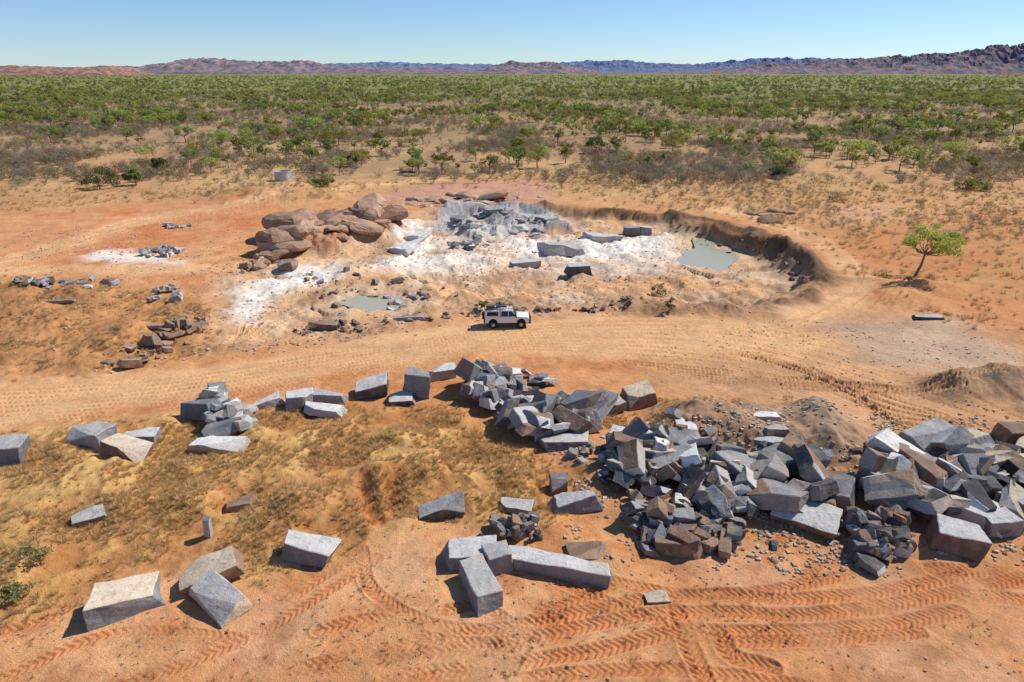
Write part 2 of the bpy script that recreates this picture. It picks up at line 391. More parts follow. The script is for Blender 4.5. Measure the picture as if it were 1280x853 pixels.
# puddles
wm,nt,b=newmat('milky_water');b.inputs['Base Color'].default_value=(.40,.385,.27,1);b.inputs['Roughness'].default_value=.22;b.inputs['Specular IOR Level'].default_value=.3
t=nt.nodes.new('ShaderNodeTexCoord').outputs['Object'];bump(nt,noise_n(nt,t,3,3),b,.1,.02)
for nme in ('pud1','pud2'):
    p=POLY[nme];cen=p.mean(0);q=(p-cen)*1.3+cen
    mesh_obj('puddle',[(a_[0],a_[1],PUD[nme]) for a_ in q],[tuple(range(len(q)))],[wm])
for o in [o for o in scene.objects if o.name.startswith('puddle')]:
    if o.data.polygons[0].normal.z<0: o.data.flip_normals()

# ---------------------------------------------------------------- distant hills
def hills(name,dist,prof,depth,cA,cB,seed):
    us=np.arange(-500,1781,2.0);pv=np.interp(us,[p[0] for p in prof],[p[1] for p in prof])
    rows=40;VV=[];cc=[]
    for j in range(rows):
        t=j/(rows-1);d=dist+depth*t
        x=(us-640)/F*dist*1.075
        env=math.sin(math.pi*min(t,.999))**.8
        top=(88-pv)/F*dist*1.06+CAMH
        n=fbm(x/(dist*.03),np.full_like(x,d/(dist*.03)),5,seed)
        rr=1-np.abs(fbm(x/(dist*.02),np.full_like(x,d/(dist*.02)),5,seed+50))*2.2
        zz=top*env*(.70+.32*rr+.28*n)-2
        VV.append(np.stack([x,np.full_like(x,d),zz],1))
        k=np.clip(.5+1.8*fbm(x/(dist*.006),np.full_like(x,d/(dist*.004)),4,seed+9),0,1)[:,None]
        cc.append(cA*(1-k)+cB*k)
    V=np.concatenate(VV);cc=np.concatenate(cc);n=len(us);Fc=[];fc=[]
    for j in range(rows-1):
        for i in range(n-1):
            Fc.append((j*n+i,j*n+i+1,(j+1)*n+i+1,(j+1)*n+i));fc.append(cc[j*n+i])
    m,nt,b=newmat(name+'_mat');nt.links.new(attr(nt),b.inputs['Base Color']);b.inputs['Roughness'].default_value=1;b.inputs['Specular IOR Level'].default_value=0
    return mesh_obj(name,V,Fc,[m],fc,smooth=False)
hills('distant_hills',9000,[(-500,86),(0,85),(200,82),(400,80),(520,78),(650,82),(760,76),(850,80),(950,74),(1100,72),(1200,66),(1290,60),(1800,58)],2600,C(118,128,156),C(98,108,140),500)  # air haze painted into the hill colours, bluest on this farthest range
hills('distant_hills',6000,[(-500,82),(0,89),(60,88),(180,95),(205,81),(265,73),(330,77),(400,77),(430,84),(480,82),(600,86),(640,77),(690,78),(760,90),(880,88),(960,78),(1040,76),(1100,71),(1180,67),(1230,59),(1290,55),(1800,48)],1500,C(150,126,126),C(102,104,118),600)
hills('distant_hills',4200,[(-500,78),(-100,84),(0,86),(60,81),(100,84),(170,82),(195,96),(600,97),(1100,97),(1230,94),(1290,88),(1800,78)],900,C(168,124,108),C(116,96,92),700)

# ---------------------------------------------------------------- stones
PAL=dict(light=(.50,.485,.46),grey=(.30,.297,.29),blue=(.20,.205,.215),dark=(.10,.097,.095),brown=(.28,.185,.13),cream=(.60,.49,.36),red=(.32,.185,.125),white=(.66,.64,.60),rock=(.44,.275,.185),rock2=(.33,.20,.14))
def pick(w): 
    k=list(w.keys());return np.array(PAL[random.choices(k,[w[q] for q in k])[0]])
WB=dict(light=4,grey=4,blue=4,dark=2,brown=2.0,cream=1.0)
class Heap:
    def __init__(s): s.V=[];s.F=[];s.c=[];s.n=0
    def add(s,v,f,c):
        s.V.append(v);s.F+= [tuple(i+s.n for i in q) for q in f];s.c+=c;s.n+=len(v)
    def build(s,name):
        V=np.concatenate(s.V);o=mesh_obj(name,V,s.F,[GRAN],s.c);
        cen=Vector(V.mean(0));o.data.transform(Matrix.Translation(-cen));o.location=cen;return o
def stone(w,d,h,wedge=0,taper=.15,cuts=1,rough=.02,jit=.08,weights=WB,top=None,side=None,sub=2,rnd=0):
    bm=bmesh.new();bmesh.ops.create_cube(bm,size=1)
    for v in bm.verts:
        x,y,zz=v.co
        if zz>0:
            x*=1-taper*random.random();y*=1-taper*random.random()
            if wedge and x*wedge>0: zz-=abs(wedge)*.5*(zz+.5)
        x+=random.uniform(-jit,jit);y+=random.uniform(-jit,jit);zz+=random.uniform(-jit,jit)*.7
        v.co=(x,y,zz)
    for k in range(cuts):
        n=Vector((random.choice((-1,1))*random.uniform(.3,1),random.choice((-1,1))*random.uniform(.3,1),random.uniform(-.2,1))).normalized()
        r=bmesh.ops.bisect_plane(bm,geom=bm.verts[:]+bm.edges[:]+bm.faces[:],plane_co=n*random.uniform(.36,.54),plane_no=n,clear_outer=True)
        e=[q for q in r['geom_cut'] if isinstance(q,bmesh.types.BMEdge)]
        if len(e)>2:
            try: bmesh.ops.contextual_create(bm,geom=e)
            except Exception: pass
    for v in bm.verts: v.co=Vector((v.co.x*w,v.co.y*d,v.co.z*h))
    bmesh.ops.recalc_face_normals(bm,faces=bm.faces[:])
    lay=bm.faces.layers.int.new('k');cols=[];base=pick(weights)
    for i,f in enumerate(bm.faces):
        f[lay]=i;cc=base if random.random()<.45 else pick(weights)
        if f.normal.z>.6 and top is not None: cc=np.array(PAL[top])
        if f.normal.z<=.6 and side is not None: cc=np.array(PAL[side])  # lighter tops, darker sides: lit and shaded faces added to the stone's own tones
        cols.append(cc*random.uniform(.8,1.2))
    bmesh.ops.bevel(bm,geom=bm.edges[:],offset=min(w,d,h)*.035,segments=1,affect='EDGES')
    bmesh.ops.triangulate(bm,faces=[f for f in bm.faces if len(f.verts)>4])
    if sub: bmesh.ops.subdivide_edges(bm,edges=[e for e in bm.edges if e.calc_length()>.16*max(w,d,h)],cuts=sub,use_grid_fill=True)
    m_=(w+d+h)/3;a=rough*m_;o=Vector((random.random()*99,random.random()*99,0));fr=2.2/m_
    for v in bm.verts:
        if rnd:
            q=Vector((v.co.x/w,v.co.y/d,v.co.z/h));L_=q.length+1e-5;q=q/L_*.56
            v.co=v.co.lerp(Vector((q.x*w,q.y*d,q.z*h)),rnd)
        p=v.co*fr+o;v.co+=mnoise.noise_vector(p)*a*1.6+mnoise.noise_vector(p*3.1)*a*.8
    bm.verts.index_update()
    V=np.array([v.co[:] for v in bm.verts]);Fc=[tuple(v.index for v in f.verts) for f in bm.faces];cl=[cols[min(f[lay],len(cols)-1)] for f in bm.faces]
    bm.free();return V,Fc,cl
def place(V,x,y,z,yaw,tx,ty,sink=.12):
    M=np.array((Matrix.Rotation(yaw,3,'Z')@Matrix.Rotation(tx,3,'X')@Matrix.Rotation(ty,3,'Y')));V=V@M.T
    h=V[:,2].max()-V[:,2].min()
    V=V+np.array([x,y,z-V[:,2].min()-sink*min(h,1.5)]);return V
rad=math.radians
BL=[
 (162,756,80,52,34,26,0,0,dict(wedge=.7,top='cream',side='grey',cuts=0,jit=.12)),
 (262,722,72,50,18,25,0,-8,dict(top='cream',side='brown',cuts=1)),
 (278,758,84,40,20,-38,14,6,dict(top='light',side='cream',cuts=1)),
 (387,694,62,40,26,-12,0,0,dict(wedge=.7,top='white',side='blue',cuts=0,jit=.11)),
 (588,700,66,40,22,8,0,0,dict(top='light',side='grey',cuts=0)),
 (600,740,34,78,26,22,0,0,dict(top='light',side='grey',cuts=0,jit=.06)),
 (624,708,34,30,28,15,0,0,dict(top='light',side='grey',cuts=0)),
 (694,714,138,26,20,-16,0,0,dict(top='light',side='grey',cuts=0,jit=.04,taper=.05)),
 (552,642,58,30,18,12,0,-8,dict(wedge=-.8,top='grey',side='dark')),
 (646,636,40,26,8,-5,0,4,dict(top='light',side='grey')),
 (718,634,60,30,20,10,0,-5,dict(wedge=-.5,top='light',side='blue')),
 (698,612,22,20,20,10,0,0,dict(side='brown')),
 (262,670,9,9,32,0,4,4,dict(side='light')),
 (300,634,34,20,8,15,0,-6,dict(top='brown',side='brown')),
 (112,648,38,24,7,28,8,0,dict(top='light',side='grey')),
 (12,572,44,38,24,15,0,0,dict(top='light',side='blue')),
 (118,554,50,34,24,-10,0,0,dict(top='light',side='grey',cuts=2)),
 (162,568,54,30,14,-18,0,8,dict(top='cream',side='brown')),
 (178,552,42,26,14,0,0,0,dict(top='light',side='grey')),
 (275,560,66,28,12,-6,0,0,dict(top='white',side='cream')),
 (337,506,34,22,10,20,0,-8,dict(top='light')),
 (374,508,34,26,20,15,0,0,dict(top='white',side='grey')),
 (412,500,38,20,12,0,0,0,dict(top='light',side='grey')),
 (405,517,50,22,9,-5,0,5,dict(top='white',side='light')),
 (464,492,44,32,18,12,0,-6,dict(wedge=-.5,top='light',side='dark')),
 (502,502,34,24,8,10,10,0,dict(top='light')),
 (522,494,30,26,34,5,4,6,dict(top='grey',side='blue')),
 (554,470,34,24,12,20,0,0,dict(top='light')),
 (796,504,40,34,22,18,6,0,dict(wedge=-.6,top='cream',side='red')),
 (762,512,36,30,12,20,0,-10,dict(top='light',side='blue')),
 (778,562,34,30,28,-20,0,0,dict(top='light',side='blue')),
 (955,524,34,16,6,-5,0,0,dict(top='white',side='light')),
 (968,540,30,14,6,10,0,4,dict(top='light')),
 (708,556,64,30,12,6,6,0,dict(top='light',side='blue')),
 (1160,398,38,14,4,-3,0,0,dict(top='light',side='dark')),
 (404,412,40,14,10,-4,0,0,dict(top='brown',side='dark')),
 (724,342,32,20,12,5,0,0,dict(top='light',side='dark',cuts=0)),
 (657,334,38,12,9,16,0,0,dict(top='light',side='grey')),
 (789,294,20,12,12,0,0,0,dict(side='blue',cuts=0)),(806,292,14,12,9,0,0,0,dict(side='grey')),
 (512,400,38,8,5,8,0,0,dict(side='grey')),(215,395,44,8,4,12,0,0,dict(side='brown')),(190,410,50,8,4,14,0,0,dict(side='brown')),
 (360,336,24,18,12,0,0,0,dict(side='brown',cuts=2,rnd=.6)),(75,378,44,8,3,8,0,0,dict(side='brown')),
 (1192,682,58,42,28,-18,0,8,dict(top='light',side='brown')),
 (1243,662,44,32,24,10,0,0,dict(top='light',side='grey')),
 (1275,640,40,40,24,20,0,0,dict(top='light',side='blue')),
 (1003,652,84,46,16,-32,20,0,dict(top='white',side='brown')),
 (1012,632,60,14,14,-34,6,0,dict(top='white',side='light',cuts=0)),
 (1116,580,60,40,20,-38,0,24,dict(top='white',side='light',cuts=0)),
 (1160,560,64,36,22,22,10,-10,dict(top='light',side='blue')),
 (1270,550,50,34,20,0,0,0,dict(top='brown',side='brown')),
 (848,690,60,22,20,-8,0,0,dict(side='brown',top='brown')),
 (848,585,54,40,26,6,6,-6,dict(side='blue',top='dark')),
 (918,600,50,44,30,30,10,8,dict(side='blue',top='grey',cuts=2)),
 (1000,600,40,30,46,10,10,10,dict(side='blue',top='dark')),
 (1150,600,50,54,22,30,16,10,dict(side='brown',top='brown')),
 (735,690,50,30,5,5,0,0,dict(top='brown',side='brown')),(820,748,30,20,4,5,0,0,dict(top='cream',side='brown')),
]
hx,hy,hz=hits([b[0] for b in BL],[b[1] for b in BL])
for b_,x,y,zz in zip(BL,hx,hy,hz):
    k=mpp(y);kw=dict(b_[8]);kw.setdefault('cuts',1);kw.setdefault('jit',.09)
    V_,F_,c_=stone(b_[2]*k,b_[3]*k,b_[4]*k,sub=4,rough=.022,**kw)
    H=Heap();H.add(place(V_,x,y,zz,rad(b_[5]),rad(b_[6]),rad(b_[7])),F_,c_);H.build('granite_block')

def pile(name,poly,n,smin,smax,weights=WB,flat=.45,stackmax=1.0,pw=1.6,sub=2,rnd=0,sink=.15,tilt=.35,rough=.02):
    g=gp(poly);lo=g.min(0);hi=g.max(0);pts=[]
    while len(pts)<n:
        q=rng.uniform(lo,hi,(400,2));m=polymask(q[:,0],q[:,1],g,.01)
        pts+=list(q[m>.5])
    pts=np.array(pts[:n]);zs=terrain(pts[:,0],pts[:,1])
    cell=.35;W=int((hi[0]-lo[0]+8)/cell);Hh=int((hi[1]-lo[1]+8)/cell);hm=np.zeros((W,Hh))
    sizes=sorted([smin+(smax-smin)*random.random()**pw for _ in range(n)],reverse=True)
    H=Heap()
    for (x,y),zg,sz in zip(pts,zs,sizes):
        w=sz*random.uniform(.8,1.3);d=sz*random.uniform(.45,.9);h=sz*random.uniform(.18,flat+.2)
        V_,F_,c_=stone(w,d,h,wedge=random.choice((0,0,.6,-.6)),taper=.25,cuts=random.choice((1,1,2,3)),rough=rough,jit=.12,weights=weights,sub=sub,rnd=rnd)
        ix=int((x-lo[0]+4)/cell);iy=int((y-lo[1]+4)/cell);rr=max(1,int(.38*sz/cell))
        sub_=hm[max(ix-rr,0):ix+rr+1,max(iy-rr,0):iy+rr+1]
        base=min(.1*sub_.max()+.65*sub_.mean(),stackmax) if sub_.size else 0
        t=tilt if base>.2 else .15
        V_=place(V_,x,y,zg+base,random.uniform(0,6.28),random.gauss(0,t),random.gauss(0,t),sink)
        top=V_[:,2].max()-zg
        sub_[:]=np.maximum(sub_,top*.8)
        H.add(V_,F_,c_)
    return H.build(name)
WD=dict(grey=2,blue=3,dark=4,brown=3,light=1,red=1);WL=dict(light=5,grey=4,blue=3,cream=1,white=2)
WR=dict(rock=5,rock2=3,brown=2)
WP=dict(light=3.5,grey=3,blue=3,dark=4,brown=4,cream=1.5,white=1.3)
PN='granite_block_pile'
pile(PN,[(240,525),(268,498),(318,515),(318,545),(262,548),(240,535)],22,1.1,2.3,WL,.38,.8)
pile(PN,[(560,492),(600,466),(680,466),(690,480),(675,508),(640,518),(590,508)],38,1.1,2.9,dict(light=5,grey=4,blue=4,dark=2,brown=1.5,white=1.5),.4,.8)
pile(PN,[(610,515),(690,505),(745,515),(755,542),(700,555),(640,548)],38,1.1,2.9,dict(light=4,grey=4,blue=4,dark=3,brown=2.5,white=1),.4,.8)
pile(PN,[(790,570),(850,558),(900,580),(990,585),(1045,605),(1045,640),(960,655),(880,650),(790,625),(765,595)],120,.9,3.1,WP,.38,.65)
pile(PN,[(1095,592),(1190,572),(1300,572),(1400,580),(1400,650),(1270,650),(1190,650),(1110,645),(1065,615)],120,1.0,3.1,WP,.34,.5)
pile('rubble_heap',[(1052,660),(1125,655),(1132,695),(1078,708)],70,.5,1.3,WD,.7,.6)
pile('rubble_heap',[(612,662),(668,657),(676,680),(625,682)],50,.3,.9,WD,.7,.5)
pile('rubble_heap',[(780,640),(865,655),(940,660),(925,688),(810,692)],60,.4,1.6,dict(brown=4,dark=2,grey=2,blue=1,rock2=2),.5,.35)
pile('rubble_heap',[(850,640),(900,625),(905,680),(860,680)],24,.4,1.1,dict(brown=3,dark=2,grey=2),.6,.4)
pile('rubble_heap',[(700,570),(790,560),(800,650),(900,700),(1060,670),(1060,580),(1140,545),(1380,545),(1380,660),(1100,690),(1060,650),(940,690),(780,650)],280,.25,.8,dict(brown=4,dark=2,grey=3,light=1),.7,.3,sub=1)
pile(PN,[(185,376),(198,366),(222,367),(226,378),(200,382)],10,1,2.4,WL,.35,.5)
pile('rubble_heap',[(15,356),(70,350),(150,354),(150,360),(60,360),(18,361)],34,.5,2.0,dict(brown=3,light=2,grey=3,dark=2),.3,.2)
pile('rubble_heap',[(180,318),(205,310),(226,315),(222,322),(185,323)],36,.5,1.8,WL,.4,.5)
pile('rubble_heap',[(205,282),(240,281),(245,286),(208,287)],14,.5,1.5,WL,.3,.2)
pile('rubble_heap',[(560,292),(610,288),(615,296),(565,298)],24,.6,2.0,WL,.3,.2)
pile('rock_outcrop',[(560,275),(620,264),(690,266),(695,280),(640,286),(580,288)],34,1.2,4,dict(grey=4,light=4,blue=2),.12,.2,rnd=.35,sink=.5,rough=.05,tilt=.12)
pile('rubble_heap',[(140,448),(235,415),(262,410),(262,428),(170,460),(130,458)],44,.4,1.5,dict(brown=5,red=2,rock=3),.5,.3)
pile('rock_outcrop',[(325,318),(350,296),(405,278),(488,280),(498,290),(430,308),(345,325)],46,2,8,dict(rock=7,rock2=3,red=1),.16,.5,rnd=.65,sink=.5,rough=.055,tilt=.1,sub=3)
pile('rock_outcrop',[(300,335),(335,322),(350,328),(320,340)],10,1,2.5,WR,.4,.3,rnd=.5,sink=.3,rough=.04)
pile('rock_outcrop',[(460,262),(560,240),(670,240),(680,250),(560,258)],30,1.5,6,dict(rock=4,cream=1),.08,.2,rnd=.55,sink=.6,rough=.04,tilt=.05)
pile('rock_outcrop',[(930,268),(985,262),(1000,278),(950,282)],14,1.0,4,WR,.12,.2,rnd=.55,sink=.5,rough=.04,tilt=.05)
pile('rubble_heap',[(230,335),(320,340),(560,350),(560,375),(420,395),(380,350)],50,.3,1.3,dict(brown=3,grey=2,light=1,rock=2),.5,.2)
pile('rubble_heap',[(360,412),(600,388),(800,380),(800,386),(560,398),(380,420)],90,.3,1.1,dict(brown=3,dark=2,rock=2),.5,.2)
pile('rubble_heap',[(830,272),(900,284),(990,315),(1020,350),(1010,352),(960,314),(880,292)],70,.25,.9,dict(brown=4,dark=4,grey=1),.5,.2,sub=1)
for (u,v,w,d,h,yaw,ty,tp) in ((508,312,24,44,12,-12,-14,'white'),(524,296,20,40,11,-8,-10,'white'),(700,316,64,22,12,24,6,'light'),(752,300,50,18,13,14,0,'light')):
    x,y,zz=[float(q[0]) for q in hits([u],[v])];k=mpp(y)
    V_,F_,c_=stone(w*k,d*k*1.3,h*k,wedge=.7,cuts=1,top=tp,side='light',sub=4,rough=.05,jit=.14)
    H=Heap();H.add(place(V_,x,y,zz,rad(yaw),0,rad(ty),.45),F_,c_);H.build('quarry_bench')

# ---------------------------------------------------------------- plants
def tube(V,Fc,p0,p1,r0,r1,n=5):
    p0=np.array(p0);p1=np.array(p1);d=p1-p0;L=np.linalg.norm(d)+1e-6;d/=L
    a=np.cross(d,[0,0,1] if abs(d[2])<.9 else [1,0,0]);a/=np.linalg.norm(a);b=np.cross(d,a);s=len(V)
    for p,r in ((p0,r0),(p1,r1)):
        for i in range(n):
            t=2*math.pi*i/n;V.append(p+r*(math.cos(t)*a+math.sin(t)*b))
    for i in range(n): Fc.append((s+i,s+(i+1)%n,s+n+(i+1)%n,s+n+i))
def make_tree(name,seed,height,cw,nclump,nleaf,ls,cA,cB,base=.3,lean=0,flat=.6,spread=.2,trunk=None):
    r=np.random.default_rng(seed);V=[];Fc=[];tr=trunk or height*.022
    fork=np.array([lean*.5,r.normal()*.02*height,height*base]);tube(V,Fc,(0,0,-.3),fork*.5+np.array([.02*height,0,0]),tr*1.3,tr,6);tube(V,Fc,fork*.5+np.array([.02*height,0,0]),fork,tr,tr*.8,6)
    cen=[]
    for i in range(nclump):
        a=r.uniform(0,6.283);q=r.uniform(.1,1)**.6;zc=height*(base+.12+(1-base-.2)*r.uniform(0,1)*(1-.45*q))
        cen.append(np.array([lean+math.cos(a)*q*cw*.5*r.uniform(.7,1.15),math.sin(a)*q*cw*.45,zc]))
    for c in cen:
        mid=fork*.45+c*.55+np.array([0,0,-.08*height])+r.normal(size=3)*.03*height
        tube(V,Fc,fork,mid,tr*.55,tr*.32,4);tube(V,Fc,mid,c,tr*.32,tr*.1,4)
    nb=len(Fc);cols=[np.array([.2,.15,.1])]*nb
    for ci,c in enumerate(cen):
        cr=cw*spread*r.uniform(.6,1.3);n=int(nleaf*r.uniform(.6,1.3));k=r.uniform(0,1);cc=cA*(1-k)+cB*k
        p=r.normal(size=(n,3));p/=np.linalg.norm(p,axis=1)[:,None];p*=(r.uniform(.1,1,(n,1))**.45)*cr;p[:,2]*=flat
        for q in p:
            a=r.normal(size=3);a/=np.linalg.norm(a);b=np.cross(a,r.normal(size=3));b/=np.linalg.norm(b)
            w=ls*r.uniform(.6,1.3);s0=len(V);o=c+q
            V+=[o-a*w,o+b*w*.45,o+a*w,o-b*w*.45];Fc.append((s0,s0+1,s0+2,s0+3))
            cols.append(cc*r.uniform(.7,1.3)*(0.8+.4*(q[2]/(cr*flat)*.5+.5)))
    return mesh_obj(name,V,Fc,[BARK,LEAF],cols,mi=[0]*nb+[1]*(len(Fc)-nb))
GA=np.array([.29,.31,.075]);GB=np.array([.42,.42,.10]);GD=np.array([.13,.165,.06]);GO=np.array([.27,.26,.13])
def at(o,u,v,sc=1,rot=0):
    x,y,zz=[float(q[0]) for q in hits([u],[v])];o.location=(x,y,zz);o.scale=(sc,)*3;o.rotation_euler=(0,0,rot);return o
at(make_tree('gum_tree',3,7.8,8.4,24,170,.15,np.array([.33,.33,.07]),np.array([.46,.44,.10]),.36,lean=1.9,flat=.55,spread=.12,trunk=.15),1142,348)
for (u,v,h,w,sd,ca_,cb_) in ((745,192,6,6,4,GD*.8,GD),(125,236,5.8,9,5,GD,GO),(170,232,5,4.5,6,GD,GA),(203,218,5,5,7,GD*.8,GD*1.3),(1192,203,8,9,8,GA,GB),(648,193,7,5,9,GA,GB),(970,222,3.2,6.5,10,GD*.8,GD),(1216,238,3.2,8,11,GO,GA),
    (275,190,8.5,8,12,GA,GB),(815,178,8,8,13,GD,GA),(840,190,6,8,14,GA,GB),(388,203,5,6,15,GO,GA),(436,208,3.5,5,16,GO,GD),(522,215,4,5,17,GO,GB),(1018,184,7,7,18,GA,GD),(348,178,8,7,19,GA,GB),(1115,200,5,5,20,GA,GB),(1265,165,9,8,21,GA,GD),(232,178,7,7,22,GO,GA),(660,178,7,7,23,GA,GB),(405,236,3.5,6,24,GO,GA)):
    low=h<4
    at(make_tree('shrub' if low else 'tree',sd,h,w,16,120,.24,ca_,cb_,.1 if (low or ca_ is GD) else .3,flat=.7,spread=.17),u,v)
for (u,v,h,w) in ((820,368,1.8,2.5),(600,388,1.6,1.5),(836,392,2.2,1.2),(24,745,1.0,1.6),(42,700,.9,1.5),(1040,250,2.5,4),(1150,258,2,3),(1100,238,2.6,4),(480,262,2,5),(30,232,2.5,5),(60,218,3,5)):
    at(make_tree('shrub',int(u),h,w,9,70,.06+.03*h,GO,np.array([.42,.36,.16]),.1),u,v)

def instancer(parent,child,pts,sizes,name):
    n=len(pts);ang=rng.uniform(0,6.283,n);V=np.zeros((n,4,3))
    for k in range(4):
        t=ang+math.pi/4+k*math.pi/2
        V[:,k,0]=pts[:,0]+np.cos(t)*sizes*.7071;V[:,k,1]=pts[:,1]+np.sin(t)*sizes*.7071;V[:,k,2]=pts[:,2]
    Fc=[(4*i,4*i+1,4*i+2,4*i+3) for i in range(n)]
    o=mesh_obj(name,V.reshape(-1,3),Fc,[]);o.parent=parent;child.parent=o
    o.instance_type='FACES';o.use_instance_faces_scale=True;o.instance_faces_scale=1;o.show_instancer_for_render=False;o.show_instancer_for_viewport=False
def empty(name): return link(bpy.data.objects.new(name,None))
wood=empty('distant_woodland')
vars_=[make_tree('tree_form',100+i,7,5.6+i%3,12,36,.36,*cc,.30,flat=.6,spread=.17) for i,cc in enumerate(((GA,GB),(GA,GD),(GB,GA*1.1),(GO,GA),(GD,GA),(GB,GO)))]
Nn=38000;yl=np.exp(rng.uniform(math.log(180),math.log(4200),Nn));sl=rng.uniform(-.95,.95,Nn);xl=sl*(yl+10)
cl=fbm(xl/45,yl/60,4,900);pr=.05+.2*sm(230,330,yl)+.55*sm(330,700,yl)
keep=rng.uniform(0,1,Nn)<pr*np.clip(.75+2.2*cl,0.04,2)
xl=xl[keep];yl=yl[keep];sc=rng.uniform(.35,1.1,len(xl))*np.where(yl>1200,1.1,1)
pts=np.stack([xl,yl,np.zeros_like(xl)],1);g=rng.integers(0,len(vars_),len(xl))
for i,t_ in enumerate(vars_): instancer(wood,t_,pts[g==i],sc[g==i],'woodland_stand_%d'%(i+1))
def tuft(name,seed,nb_,h,rad_,wd,cA,cB,mat):
    r=np.random.default_rng(seed);V=[];Fc=[];cols=[]
    for i in range(nb_):
        a=r.uniform(0,6.283);q=r.uniform(0,1);b0=np.array([math.cos(a)*rad_*.35*q,math.sin(a)*rad_*.35*q,-.03])
        tip=np.array([math.cos(a)*rad_*(.3+q),math.sin(a)*rad_*(.3+q),h*r.uniform(.5,1)]);sd=np.array([-math.sin(a+r.normal()),math.cos(a+r.normal()),0])*wd
        s=len(V);V+=[b0-sd,b0+sd,tip];Fc.append((s,s+1,s+2));k=r.uniform(0,1);cols.append(cA*(1-k)+cB*k)
    return mesh_obj(name,V,Fc,[mat],cols)
scrub=empty('dry_scrub')
sv=[make_tree('scrub_form',200+i,2.6,2.6,12,26,.11,a_,b_,.08,flat=.9,spread=.24,trunk=.04) for i,(a_,b_) in enumerate(((np.array([.26,.19,.15]),np.array([.32,.25,.19])),(np.array([.20,.16,.13]),np.array([.3,.25,.17])),(GO*.9,np.array([.32,.29,.14])),(np.array([.36,.28,.17]),np.array([.3,.22,.16])),(np.array([.24,.2,.17]),np.array([.3,.26,.22]))))]
Nn=56000;yl=np.exp(rng.uniform(math.log(105),math.log(1000),Nn));sl=rng.uniform(-.95,.95,Nn);xl=sl*(yl+10)
cl=fbm(xl/25,yl/35,4,950);pr=sm(135,220,yl)*.85*np.clip(.55+2.2*cl,0.04,1.5)
band=polymask(xl,yl,POLY['upleft'],6)+polymask(xl,yl,POLY['redright'],4)*.5
small=rng.uniform(0,1,Nn)<band*.16*np.clip(.6+2*cl,.1,1.5)
keep=(rng.uniform(0,1,Nn)<pr)|small
sc=rng.uniform(.35,1.4,Nn)*np.where(yl<165,.45,1);xl=xl[keep];yl=yl[keep];sc=sc[keep]
pts=np.stack([xl,yl,terrain(xl,yl)],1);g=rng.integers(0,len(sv),len(xl))
for i,t_ in enumerate(sv): instancer(scrub,t_,pts[g==i],sc[g==i],'scrub_stand_%d'%(i+1))
gr_=empty('dry_grass')
ga=np.array([.62,.45,.21]);gb=np.array([.78,.61,.34]);gc=np.array([.44,.33,.14])
tv=[tuft('grass_form',300,34,.42,.34,.016,ga,gb,STRAW),tuft('grass_form',301,38,.28,.38,.018,gc,ga,STRAW),tuft('grass_form',302,30,.5,.27,.014,gb,ga,STRAW),tuft('grass_form',303,30,.35,.3,.016,gc*.9,gc*1.2,STRAW)]
def scat(poly,n,scl,dens=0,p=2.2):
    g=gp(poly);lo=g.min(0);hi=g.max(0);q=rng.uniform(lo,hi,(n,2));m=polymask(q[:,0],q[:,1],g,1.5)
    d=fbm(q[:,0]/2.6,q[:,1]/2.6,4,970);k=rng.uniform(0,1,n)<m*np.clip(.5+dens+p*d,0.04,1);q=q[k]
    return q,rng.uniform(.5,1.3,len(q))*scl
Q=[scat([(-250,570),(0,548),(200,525),(440,505),(560,512),(640,560),(720,600),(700,650),(600,652),(540,640),(430,690),(330,715),(240,690),(60,760),(-250,830)],34000,.75,-.05),
   scat([(-150,355),(100,350),(270,385),(260,440),(120,468),(-150,480)],7000,1.0,-.15),
   scat([(-300,225),(300,238),(640,215),(1280,235),(1700,260),(1400,420),(1200,410),(1060,340),(1000,290),(830,256),(560,222),(430,245),(180,250),(-300,300)],34000,1.5,-.1),
   scat([(0,700),(500,680),(700,700),(1280,760),(1300,860),(-50,860)],1500,.45,-.2),
   scat([(640,500),(900,495),(1000,505),(860,540),(760,540)],2500,.7)]
q=np.concatenate([a for a,b in Q]);sc=np.concatenate([b for a,b in Q]);zq=terrain(q[:,0],q[:,1])
pts=np.stack([q[:,0],q[:,1],zq],1);g=rng.integers(0,4,len(q))
for i,t_ in enumerate(tv): instancer(gr_,t_,pts[g==i],sc[g==i],'grass_stand_%d'%(i+1))
ls_=empty('loose_stones')
st=[]
for i in range(4):
    V_,F_,c_=stone(1,.8,.55,cuts=2,rough=.03,weights=dict(rock=4,grey=2,cream=2,brown=2),sub=1);st.append(mesh_obj('stone_form',V_,F_,[GRAN],c_))
Q=[scat([(250,330),(560,262),(830,272),(1010,350),(930,392),(560,400),(270,430)],4500,.26),
   scat([(700,540),(1100,520),(1350,540),(1350,700),(1000,720),(700,680)],6000,.24),
   scat([(-100,600),(700,560),(1300,700),(1300,860),(-100,860)],2200,.12),
   scat([(-100,300),(300,270),(300,400),(-100,480)],2500,.28),
   scat([(820,400),(1350,400),(1350,540),(820,520)],1500,.15),
   scat([(100,455),(330,425),(600,395),(600,402),(330,440),(120,470)],1000,.3,.4)]
q=np.concatenate([a for a,b in Q]);sc=np.concatenate([b for a,b in Q]);zq=terrain(q[:,0],q[:,1])
pts=np.stack([q[:,0],q[:,1],zq+.02],1);g=rng.integers(0,4,len(q))
for i,t_ in enumerate(st): instancer(ls_,t_,pts[g==i],sc[g==i],'stone_scatter_%d'%(i+1))

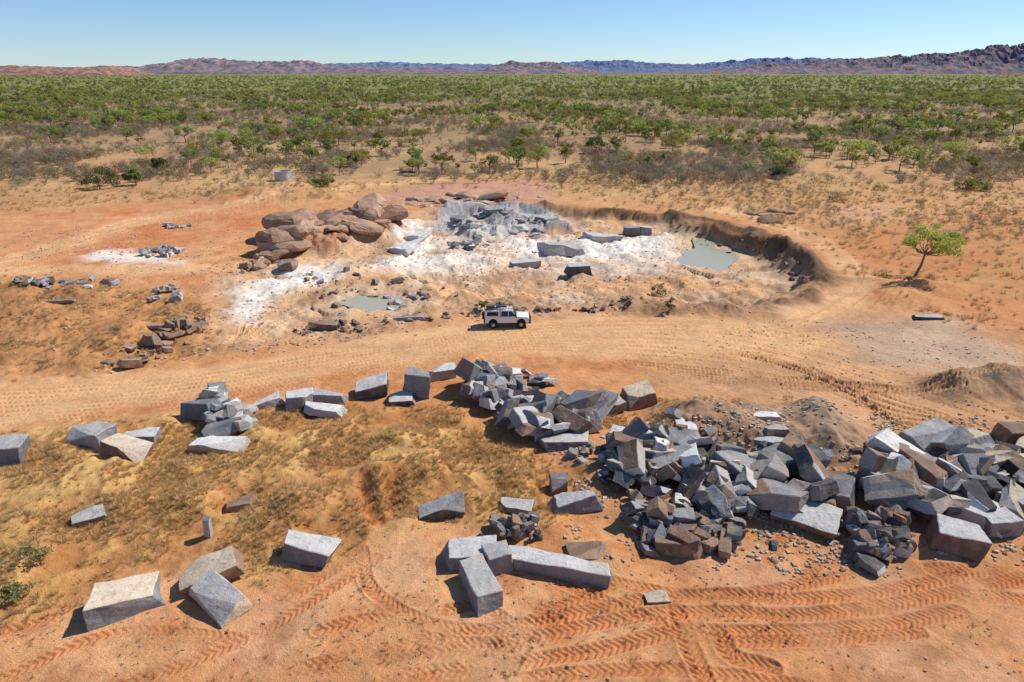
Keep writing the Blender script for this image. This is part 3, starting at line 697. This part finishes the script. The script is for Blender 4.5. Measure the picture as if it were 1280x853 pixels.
# ---------------------------------------------------------------- water tank
x,y,zz=[float(q[0]) for q in hits([355],[226])]
conc=plain_mat('concrete',(.50,.47,.42),.9,0,.25,1.2)
tank=empty('water_tank');tank.location=(x,y,zz-.1)
V=[];Fc=[];n=40;prof=[(2.05,0),(2.05,2.3),(2.12,2.3),(2.12,2.45),(1.88,2.45),(1.88,.3)]
for r_,h_ in prof:
    for i in range(n): V.append((r_*math.cos(2*math.pi*i/n),r_*math.sin(2*math.pi*i/n),h_))
for j in range(len(prof)-1):
    for i in range(n): Fc.append((j*n+i,j*n+(i+1)%n,(j+1)*n+(i+1)%n,(j+1)*n+i))
o=mesh_obj('wall',V,Fc,[conc]);o.parent=tank
o=mesh_obj('water',[(1.86*math.cos(2*math.pi*i/n),1.86*math.sin(2*math.pi*i/n),1.9) for i in range(n)],[tuple(range(n))],[wm]);o.parent=tank
V=[];Fc=[];tube(V,Fc,(2.22,-.5,0),(2.22,-.5,2.5),.06,.06,8);o=mesh_obj('pipe',V,Fc,[conc]);o.parent=tank

# ---------------------------------------------------------------- four wheel drive
paint=plain_mat('white_paint',(.78,.77,.74),.35,0,.05,3);glass=plain_mat('dark_glass',(.02,.025,.03),.08,0,.1);tyre=plain_mat('tyre',(.025,.024,.023),.85);steel=plain_mat('steel',(.35,.35,.36),.4,.8);black=plain_mat('black_plastic',(.03,.03,.03),.6);canvas=plain_mat('canvas',(.12,.12,.10),.9);red=plain_mat('tail_lamp',(.4,.02,.02),.3)
car=empty('four_wheel_drive_car')
def prism(name,prof,w0,w1,mat,bev=.03):
    bm=bmesh.new();zs=[p[1] for p in prof];z0,z1=min(zs),max(zs);L=[];Rr=[]
    for (px,pz) in prof:
        t=(pz-z0)/(z1-z0);w=w0*(1-t)+w1*t;L.append(bm.verts.new((px,-w,pz)));Rr.append(bm.verts.new((px,w,pz)))
    bm.faces.new(L);bm.faces.new(Rr[::-1]);n=len(prof)
    for i in range(n): bm.faces.new((L[i],Rr[i],Rr[(i+1)%n],L[(i+1)%n]))
    bmesh.ops.recalc_face_normals(bm,faces=bm.faces[:])
    if bev: bmesh.ops.bevel(bm,geom=bm.edges[:],offset=bev,segments=2,affect='EDGES')
    me=bpy.data.meshes.new(name);bm.to_mesh(me);bm.free();me.materials.append(mat);o=link(bpy.data.objects.new(name,me));o.parent=car;return o
def bx(name,x0,x1,y0,y1,z0,z1,mat):
    o=prism(name,[(x0,z0),(x1,z0),(x1,z1),(x0,z1)],.5,.5,mat,bev=0)
    for v in o.data.vertices: v.co.y=y0 if v.co.y<0 else y1
    return o
arch=lambda cx:[(cx+.47*math.cos(t),.62+.47*math.sin(t)) for t in np.linspace(math.pi,0,9)]
lower=[(-2.35,.62)]+arch(-1.5)+arch(1.42)+[(2.2,.62),(2.25,1.12),(2.12,1.2),(.95,1.28),(-2.35,1.28)]
prism('body',lower,.92,.9,paint)
prism('cabin',[(-.75,1.27),(1.0,1.27),(.5,1.92),(-.7,1.95)],.86,.72,paint)
prism('canopy',[(-2.38,1.27),(-.8,1.27),(-.8,1.95),(-2.3,1.95)],.88,.80,paint)
bx('floor_pan',-2.2,2.1,-.7,.7,.45,.7,black)
for sgn in (-1,1):
    for (nm,pr_) in (('front_window',[(.12,1.33),(.82,1.33),(.45,1.82),(.12,1.84)]),('rear_window',[(-.65,1.33),(.04,1.33),(.04,1.84),(-.62,1.85)]),('canopy_window',[(-2.15,1.4),(-.95,1.4),(-.95,1.82),(-2.1,1.82)])):
        w=lambda z_,c_:((.86-(z_-1.27)/.68*.14) if not c_ else (.88-(z_-1.27)/.68*.08))+.012
        V=[(px,sgn*w(pz,nm[0]=='c'),pz) for px,pz in pr_]
        o=mesh_obj(nm,V,[(0,1,2,3)],[glass]);o.parent=car
    for cx in (-1.5,1.42):
        bm=bmesh.new();bmesh.ops.create_cone(bm,cap_ends=True,segments=28,radius1=.41,radius2=.41,depth=.27)
        bmesh.ops.bevel(bm,geom=[e for e in bm.edges if abs(e.verts[0].co.z-e.verts[1].co.z)<.01],offset=.05,segments=2,affect='EDGES')
        bmesh.ops.rotate(bm,verts=bm.verts,matrix=Matrix.Rotation(math.pi/2,3,'X'));bmesh.ops.translate(bm,verts=bm.verts,vec=(cx,sgn*.8,.41))
        me=bpy.data.meshes.new('wheel');bm.to_mesh(me);bm.free();me.materials.append(tyre);o=link(bpy.data.objects.new('wheel',me));o.parent=car
        V=[];Fc=[];tube(V,Fc,(cx,sgn*.80,.41),(cx,sgn*.945,.41),.23,.2,18);Fc.append(tuple(range(18,36)) );o=mesh_obj('rim',V,Fc,[steel]);o.parent=car
    bx('mirror',.72,.84,.9 if sgn>0 else -1.12,1.12 if sgn>0 else -.9,1.35,1.58,black)
    bx('head_lamp',2.2,2.27,.5 if sgn>0 else -.8,.8 if sgn>0 else -.5,.88,1.08,steel)
    bx('tail_lamp_unit',-2.4,-2.34,.72 if sgn>0 else -.88,.88 if sgn>0 else -.72,.85,1.15,red)
mesh_obj('windscreen',[(1.02,-.78,1.32),(1.02,.78,1.32),(.58,.68,1.86),(.58,-.68,1.86)],[(0,1,2,3)],[glass]).parent=car
V=[];Fc=[]
for yy_ in (-.6,.6): tube(V,Fc,(2.42,yy_,.5),(2.42,yy_,1.2),.04,.04,8)
for zz_ in (.6,.9,1.2): tube(V,Fc,(2.42,-.85,zz_),(2.42,.85,zz_),.04,.04,8)
mesh_obj('bull_bar',V,Fc,[black]).parent=car
bx('bumper',2.2,2.4,-.88,.88,.5,.72,black);bx('rear_bumper',-2.5,-2.34,-.85,.85,.5,.66,steel)
V=[];Fc=[]
for yy_ in (-.72,.72): tube(V,Fc,(-2.35,yy_,2.13),(.6,yy_,2.13),.03,.03,6)
for xx_ in np.linspace(-2.35,.6,10): tube(V,Fc,(xx_,-.72,2.1),(xx_,.72,2.1),.022,.022,6)
for xx_ in (-2.2,-1,.3):
    for yy_ in (-.72,.72): tube(V,Fc,(xx_,yy_,1.9),(xx_,yy_,2.13),.02,.02,6)
for yy_ in (-.72,.72): tube(V,Fc,(-2.35,yy_,2.3),(-.2,yy_,2.3),.02,.02,6)
mesh_obj('roof_rack',V,Fc,[black]).parent=car
bx('storage_box',-2.2,-1.3,-.55,.1,2.14,2.42,canvas);bx('jerry_can',-1.15,-.95,.1,.5,2.14,2.5,steel);bx('jerry_can',-.88,-.68,.1,.5,2.14,2.5,black)
V=[];Fc=[];tube(V,Fc,(-1.2,-.35,2.28),(-.1,-.35,2.28),.14,.14,12);mesh_obj('swag_roll',V,Fc,[canvas]).parent=car
V=[];Fc=[];tube(V,Fc,(.98,-.93,1.1),(.72,-.84,1.95),.04,.04,8);tube(V,Fc,(.72,-.84,1.95),(.72,-.84,2.1),.06,.06,8);mesh_obj('snorkel',V,Fc,[black]).parent=car
bm=bmesh.new();bmesh.ops.create_cone(bm,cap_ends=True,segments=24,radius1=.4,radius2=.4,depth=.25);bmesh.ops.rotate(bm,verts=bm.verts,matrix=Matrix.Rotation(math.pi/2,3,'Y'));bmesh.ops.translate(bm,verts=bm.verts,vec=(-2.5,.1,1.15))
me=bpy.data.meshes.new('spare_wheel');bm.to_mesh(me);bm.free();me.materials.append(tyre);link(bpy.data.objects.new('spare_wheel',me)).parent=car
x,y,zz=[float(q[0]) for q in hits([634],[407])]
car.location=(x,y,zz-.02);car.rotation_euler=(0,0,rad(3));car.scale=(1.0,)*3

# ---------------------------------------------------------------- light, sky, camera
el=rad(48);az=math.atan2(.86,.42)
sd=Vector((math.sin(az)*math.cos(el),math.cos(az)*math.cos(el),math.sin(el)))
L=bpy.data.lights.new('sun','SUN');L.energy=5.0;L.angle=rad(.5);L.color=(1,.955,.88)
so=link(bpy.data.objects.new('sun',L));so.rotation_euler=(-sd).to_track_quat('-Z','Y').to_euler();so.location=(60,40,80)
w=bpy.data.worlds.new('World');scene.world=w;w.use_nodes=True;nt=w.node_tree
sk=nt.nodes.new('ShaderNodeTexSky');sk.sky_type='NISHITA';sk.sun_disc=False;sk.sun_elevation=el;sk.sun_rotation=az;sk.air_density=.9;sk.dust_density=0;sk.ozone_density=2;sk.altitude=600
bg=nt.nodes['Background']
tint=mixc(nt,1.0,sk.outputs[0],(.70,.86,1.10,1),'MULTIPLY')
nt.links.new(tint,bg.inputs[0]);bg.inputs[1].default_value=.112
cam=bpy.data.cameras.new('camera');cam.lens=24;cam.sensor_width=36;cam.clip_end=40000;cam.clip_start=.5
co=link(bpy.data.objects.new('camera',cam));co.location=(0,0,CAMH);co.rotation_euler=(math.pi/2-PITCH,0,0);scene.camera=co
scene.view_settings.view_transform='Standard';scene.view_settings.look='None';scene.view_settings.exposure=0
